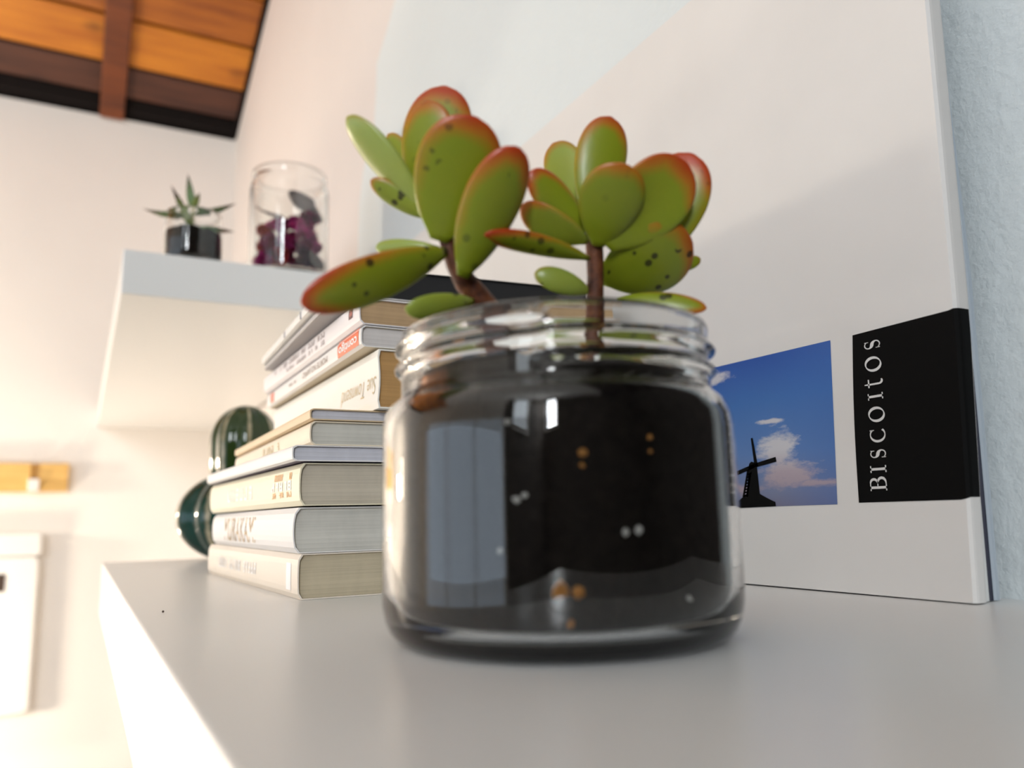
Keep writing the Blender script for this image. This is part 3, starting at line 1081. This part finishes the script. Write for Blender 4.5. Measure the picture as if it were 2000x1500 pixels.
# crumbs on soil and glass; the orange ones on the glass stand for reflected glints
mb = MB()
mb2 = MB()
def crumb(mb_, p, r):
    bm = bmesh.new()
    bmesh.ops.create_icosphere(bm, subdivisions=1, radius=r)
    vs = [Vector(v.co) * random.uniform(0.75, 1.25) + Vector(p) for v in bm.verts]
    fs = [tuple(v.index for v in f.verts) for f in bm.faces]
    bm.free()
    mb_.add(vs, fs)
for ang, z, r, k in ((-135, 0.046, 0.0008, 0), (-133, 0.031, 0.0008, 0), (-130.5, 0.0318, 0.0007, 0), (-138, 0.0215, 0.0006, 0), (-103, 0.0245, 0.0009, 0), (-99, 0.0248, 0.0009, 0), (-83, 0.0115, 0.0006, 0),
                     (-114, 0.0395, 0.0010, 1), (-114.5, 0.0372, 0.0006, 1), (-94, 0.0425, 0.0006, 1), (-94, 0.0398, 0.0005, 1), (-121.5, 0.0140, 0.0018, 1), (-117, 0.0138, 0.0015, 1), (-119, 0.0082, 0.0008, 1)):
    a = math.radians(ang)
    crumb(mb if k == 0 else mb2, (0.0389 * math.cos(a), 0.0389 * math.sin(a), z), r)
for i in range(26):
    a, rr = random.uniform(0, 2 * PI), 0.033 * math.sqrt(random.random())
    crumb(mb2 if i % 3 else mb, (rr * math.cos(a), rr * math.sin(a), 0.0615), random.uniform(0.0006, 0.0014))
tag(mb.build('perlite', M['perlite'], suc), kind='stuff')
tag(mb2.build('bark_glint_bits', M['bark_glint'], suc), kind='stuff')

# stems: points taken 0.19-0.20 m from the lens
def rel(mb_):
    mb_.v = [tuple(Vector(p) - JC) for p in mb_.v]
    return mb_
dL, dR = 0.190, 0.199
sp = [at(985, 660, 0.196), at(960, 610, 0.195), at(935, 583, 0.194), at(908, 550, 0.192), at(888, 515, dL), at(876, 480, dL), at(866, 445, dL), at(856, 420, dL)]
sp[0].z = 0.0605
st1 = rel(MB().tube(sp, [0.0034, 0.0033, 0.0031, 0.0028, 0.0022, 0.0019, 0.0017, 0.0012], 14)).build('stem', M['stem'], suc, smooth=True)
sp = [at(1160, 690, dR), at(1162, 640, dR), at(1162, 590, dR), at(1163, 540, dR), at(1162, 500, dR), at(1160, 465, dR), at(1158, 430, dR)]
sp[0].z = 0.0605
st2 = rel(MB().tube(sp, [0.0027, 0.0024, 0.0022, 0.0021, 0.0022, 0.0022, 0.0014], 14)).build('stem', M['stem'], suc, smooth=True)


def jleaf(b0, t1, wpx, stem, **kw):
    P0, P1 = at(*b0), at(*t1)
    d = (b0[2] + t1[2]) / 2
    return make_leaf('leaf', P0, P1, wpx * d / FPX, parent=stem, mtl=M['leaf'], origin=JC, **kw)


# left rosette
jleaf((856, 470, .187), (925, 226, .180), 170, st1, roll=-8, bend=-0.03, red=0.75, thick=0.0034, spots=0.6)
jleaf((903, 540, .186), (1012, 287, .178), 124, st1, roll=-22, bend=-0.05, red=0.85, thick=0.0046, spots=0.5)
jleaf((832, 400, .194), (868, 168, .200), 138, st1, roll=12, red=0.9, thick=0.0030, spots=0.3)
jleaf((830, 420, .191), (836, 196, .194), 116, st1, roll=25, bend=-0.05, red=0.55, thick=0.0034, spots=0.2)
jleaf((822, 405, .193), (678, 228, .190), 80, st1, roll=40, bend=-0.02, red=0.25, pale=0.75, thick=0.0040, spots=0.1)
jleaf((830, 380, .200), (758, 262, .206), 52, st1, roll=20, red=0.4, thick=0.0024, spots=0.0)
jleaf((832, 425, .194), (724, 352, .192), 46, st1, roll=20, bend=-0.04, red=0.45, pale=0.2, thick=0.0028)
jleaf((858, 485, .192), (734, 484, .196), 38, st1, roll=10, bend=0.05, red=0.15, pale=0.5, thick=0.0024, spots=0.4)
jleaf((872, 492, .188), (588, 592, .168), 100, st1, roll=22, bend=0.02, red=0.8, thick=0.0042, spots=1.0)
jleaf((925, 588, .191), (792, 604, .180), 52, st1, roll=15, bend=0.04, red=0.1, pale=0.25, thick=0.0030, spots=1.0)
# right rosette
jleaf((1148, 420, .202), (1192, 228, .205), 104, st2, roll=-12, red=0.7, thick=0.0034, spots=0.3)
jleaf((1140, 405, .206), (1080, 280, .212), 84, st2, roll=12, red=0.45, pale=0.35, thick=0.0028, spots=0.0)
jleaf((1168, 480, .196), (1216, 318, .186), 130, st2, roll=-14, bend=-0.03, red=0.5, thick=0.0038, spots=0.15)
jleaf((1185, 482, .196), (1342, 318, .192), 150, st2, roll=-16, bend=-0.05, cup=0.10, red=0.72, thick=0.0036, spots=0.2)
jleaf((1255, 520, .203), (1352, 300, .202), 140, st2, roll=10, red=0.95, thick=0.0030, spots=0.3)
jleaf((1145, 452, .197), (1036, 334, .192), 74, st2, roll=-22, bend=-0.04, red=0.8, thick=0.0036, spots=0.2)
jleaf((1148, 472, .197), (1018, 402, .194), 72, st2, roll=25, bend=0.04, cup=0.1, red=0.6, pale=0.15, thick=0.0028, spots=0.9)
jleaf((1150, 505, .197), (945, 458, .183), 52, st2, roll=35, bend=-0.03, red=0.95, thick=0.0032, spots=0.8)
jleaf((1152, 570, .199), (1044, 534, .194), 50, st2, roll=-15, bend=0.06, red=0.25, pale=0.4, thick=0.0026, spots=0.7)
jleaf((1172, 545, .204), (1352, 470, .200), 158, st2, roll=-30, bend=0.04, red=0.55, thick=0.0034, spots=1.0)
jleaf((1310, 528, .206), (1368, 505, .208), 28, st2, roll=10, red=0.35, thick=0.0018)
jleaf((1205, 585, .202), (1380, 602, .196), 46, st2, roll=30, red=0.6, bend=0.04, thick=0.0026)
jleaf((1172, 655, .194), (1050, 662, .192), 34, st2, roll=0, red=0.05, pale=0.5, thick=0.0020)

# ------------------------------------------------------------------ upper shelf: seedling and petals
SC = Vector((0.0752, 0.7335, 0.2531))
sp_ = thing('potted_seedling', SC, 'small toothed leaf seedling in a tiny soil filled glass on the upper shelf', 'plant')
MB().lathe([(0, 0.0006), (0.0205, 0.0006), (0.0230, 0.0), (0.0245, 0.0020), (0.0248, 0.010), (0.0248, 0.034), (0.0240, 0.040), (0.0232, 0.043), (0.0233, 0.0475), (0.0226, 0.0480), (0.0220, 0.0470), (0.0221, 0.043), (0.0230, 0.0385), (0.0236, 0.033), (0.0236, 0.006), (0.0220, 0.003), (0, 0.003)], 64).build('glass_pot', M['glass'], sp_, smooth=True)
def soil2(r, z, a):
    k = mnoise.noise(Vector((math.cos(a) * r * 260, math.sin(a) * r * 260, z * 200 + 9)))
    return (r, z + 0.0045 * k) if z > 0.02 and r < 0.0232 else (r, z)
MB().lathe([(0, 0.0034), (0.0215, 0.0034), (0.0232, 0.0068)] + [(0.0233, 0.0068 + 0.0048 * i) for i in range(1, 5)] + [(0.0226, 0.0290), (0.018, 0.0310), (0.010, 0.033), (0, 0.034)], 48, deform=soil2).build('soil', M['soil'], sp_, smooth=True)


def kal_mat():
    m = mat('toothed green brown leaf', (0.1, 0.16, 0.05), 0.5)
    n = NT(m)
    a = n.n('ShaderNodeAttribute', attribute_name='leafcol')
    sep = n.n('ShaderNodeSeparateColor')
    n.l(a.outputs['Color'], sep.inputs[0])
    f = n.math('ADD', n.math('MULTIPLY', sep.outputs[1], 0.5), n.math('ADD', n.math('MULTIPLY', sep.outputs[0], 0.5), n.math('MULTIPLY', n.noise(n.obj(), 160, 3), 0.35)))
    g = n.mix(sep.outputs[2], (0.10, 0.19, 0.07), (0.24, 0.28, 0.05))
    n.color(n.mix(n.ramp(f, [(0.42, (0, 0, 0)), (0.80, (1, 1, 1))]), g, (0.075, 0.035, 0.018)))
    return m


M['kal'] = kal_mat()
d0 = 0.712
def sleaf(b0, t1, wpx, dd=0.0, **kw):
    P0, P1 = at(b0[0], b0[1], d0), at(t1[0], t1[1], d0 + dd)
    return make_leaf('leaf', P0, P1, wpx * d0 / FPX, parent=kst, mtl=M['kal'], origin=SC, shape='kal', thick=0.0016, ns=17, nr=10, **kw)
pts = [at(377, 462, d0), at(376, 440, d0), at(377, 420, d0), at(378, 400, d0)]
mbs = MB().tube(pts, [0.0016, 0.0014, 0.0013, 0.001], 8)
mbs.v = [tuple(Vector(p) - SC) for p in mbs.v]
kst = mbs.build('stem', mat('pale green stem', (0.42, 0.40, 0.20), 0.5), sp_, smooth=True)
sleaf((377, 414), (367, 340), 17, roll=20, red=0.3, pale=0.15, bend=0.02)
sleaf((377, 408), (390, 376), 14, roll=-20, red=0.2, pale=0.9)
sleaf((377, 452), (334, 362), 19, dd=-0.010, roll=-35, red=1.0, pale=0.6, bend=0.02)
sleaf((375, 420), (279, 407), 19, dd=-0.006, roll=40, red=0.35, pale=0.15, bend=0.10)
sleaf((379, 420), (461, 397), 17, dd=0.004, roll=-35, red=0.45, pale=0.1, bend=0.06)
sleaf((380, 448), (458, 453), 18, dd=0.010, roll=35, red=1.0, pale=0.0, bend=0.03)

PJ = Vector((0.1622, 0.7480, 0.2531))
pj = thing('glass_jar', PJ, 'clear glass storage jar holding dried petals on the upper shelf', 'jar')
PR = 0.0372
MB().lathe([(0, 0.0012), (0.0300, 0.0012), (0.0330, 0.0), (0.0355, 0.0012), (0.0368, 0.0045), (PR, 0.010), (PR, 0.05), (PR, 0.088), (0.0367, 0.0925), (0.0352, 0.0955), (0.0344, 0.0968), (0.0346, 0.0985), (0.0352, 0.1000), (0.0352, 0.1055), (0.0345, 0.1066), (0.0336, 0.1060), (0.0334, 0.1000), (0.0332, 0.0965), (0.0346, 0.0928), (0.0354, 0.0880), (0.0355, 0.05), (0.0355, 0.010), (0.0340, 0.0050), (0.030, 0.0042), (0, 0.0042)], 72).build('jar_body', M['glass'], pj, smooth=True)


def petal_mat():
    m = mat('dried magenta petals', (0.25, 0.012, 0.10), 0.7, 0.3)
    n = NT(m)
    a = n.noise(n.obj(), 120, 3)
    n.color(n.ramp(a, [(0.30, (0.26, 0.012, 0.09)), (0.52, (0.60, 0.030, 0.23)), (0.75, (0.72, 0.09, 0.40))]))
    return m


M['petal'] = petal_mat()
M['petal_red'] = mat('dried crimson petals', (0.50, 0.03, 0.04), 0.7, 0.3)
M['grey_leaf'] = mat('dried grey leaf', (0.24, 0.20, 0.19), 0.75, 0.3)


def petal_mesh(name, r, mtl, seed):
    rnd = random.Random(seed)
    bm = bmesh.new()
    for k in range(6):
        q = Quaternion((rnd.uniform(-1, 1), rnd.uniform(-1, 1), rnd.uniform(-1, 1)), rnd.uniform(0, 2 * PI)) if False else Quaternion(Vector((rnd.uniform(-1, 1), rnd.uniform(-1, 1), rnd.uniform(-1, 1))).normalized(), rnd.uniform(0, 2 * PI))
        g = []
        n = 6
        for i in range(n + 1):
            rowv = []
            for j in range(n + 1):
                x, y = i / n * 2 - 1, j / n * 2 - 1
                x2, y2 = x * math.sqrt(1 - y * y / 2), y * math.sqrt(1 - x * x / 2)
                z = 0.35 * mnoise.noise(Vector((x * 1.6 + k * 7, y * 1.6, seed))) + 0.25 * (x2 * x2 + y2 * y2)
                p = q @ (Vector((x2 * 0.85, y2 * 0.6, z)) * r) + q @ Vector((0, 0, -0.25 * r))
                rowv.append(bm.verts.new(p))
            g.append(rowv)
        for i in range(n):
            for j in range(n):
                bm.faces.new((g[i][j], g[i + 1][j], g[i + 1][j + 1], g[i][j + 1]))
    bmesh.ops.solidify(bm, geom=bm.faces[:], thickness=r * 0.03)
    me = bpy.data.meshes.new(name)
    bm.to_mesh(me)
    bm.free()
    me.polygons.foreach_set('use_smooth', [True] * len(me.polygons))
    me.materials.append(mtl)
    return me


pm = [petal_mesh('dried_flower', 0.0125, M['petal'], 3), petal_mesh('dried_flower', 0.0125, M['petal'], 11), petal_mesh('dried_flower', 0.0125, M['petal_red'], 5)]
spots_ = []
lay = [(0.0165, 0, 6, 0.0222), (0.0325, 0.5, 6, 0.0222), (0.0480, 0.2, 5, 0.0215)]
for z, ph, n, rr in lay:
    for i in range(n):
        a = ph + 2 * PI * i / n
        spots_.append((rr * math.cos(a), rr * math.sin(a), z))
spots_ += [(0, 0, 0.018), (0, 0, 0.036), (0.006, -0.004, 0.058), (0.016, -0.014, 0.0615), (-0.004, 0.012, 0.0600)]
for i, (x, y, z) in enumerate(spots_):
    crim = x < -0.010 and i % 3
    o = bpy.data.objects.new('dried_flower', pm[2] if crim else pm[i % 2])
    o.location = PJ + Vector((x, y, z))
    o.rotation_euler = (random.uniform(0, 6), random.uniform(0, 6), random.uniform(0, 6))
    COL.objects.link(o)
    if crim:
        tag(o, 'crumpled dried crimson flower at the left inside the storage jar', 'flower', 'crimson dried flowers in the jar')
    else:
        tag(o, 'crumpled dried magenta flower heaped inside the storage jar', 'flower', 'magenta dried flowers in the jar')
mb = MB()
vs, fs = [], []
n = 24
for h in (-1, 1):
    for i in range(n):
        a = 2 * PI * i / n
        vs.append((0.0135 * math.cos(a), 0.0085 * math.sin(a) * (1 + 0.25 * math.cos(a)), h * 0.0005 + 0.003 * math.cos(a) ** 2))
mb.add(vs, [tuple(range(n))[::-1], tuple(range(n, 2 * n))] + [(i, (i + 1) % n, n + (i + 1) % n, n + i) for i in range(n)])
gl = mb.build('dried_leaf', M['grey_leaf'])
gl.location = PJ + Vector((0.007, -0.017, 0.0765))
gl.rotation_euler = (1.45, 0.55, -0.15)
tag(gl, 'grey oval dried leaf lying highest in the petal jar', 'leaf', 'grey dried leaves in the jar')
for (x, y, z), rot, lab in (((0.0195, -0.0125, 0.0700), (1.35, 0.9, 0.5), 'grey dried leaf standing at the right side of the petal jar'),
                            ((-0.0215, -0.010, 0.0610), (0.5, 0.1, 0.3), 'grey dried leaf lying at the left side of the petal jar'),
                            ((0.0195, -0.0195, 0.0180), (1.4, 0.3, 0.8), 'grey dried leaf low in the petal jar at its right')):
    o = gl.copy()
    COL.objects.link(o)
    o.location = PJ + Vector((x, y, z))
    o.rotation_euler = rot
    o['label'] = lab

# a crumb on the lower shelf
mb = MB()
crumb(mb, (0, 0, 0.0003), 0.00045)
o = mb.build('crumb', M['slot'])
o.location = (0.0252, 0.2869, 0)
tag(o, 'tiny dark brown crumb on the white shelf before the books', 'crumb')
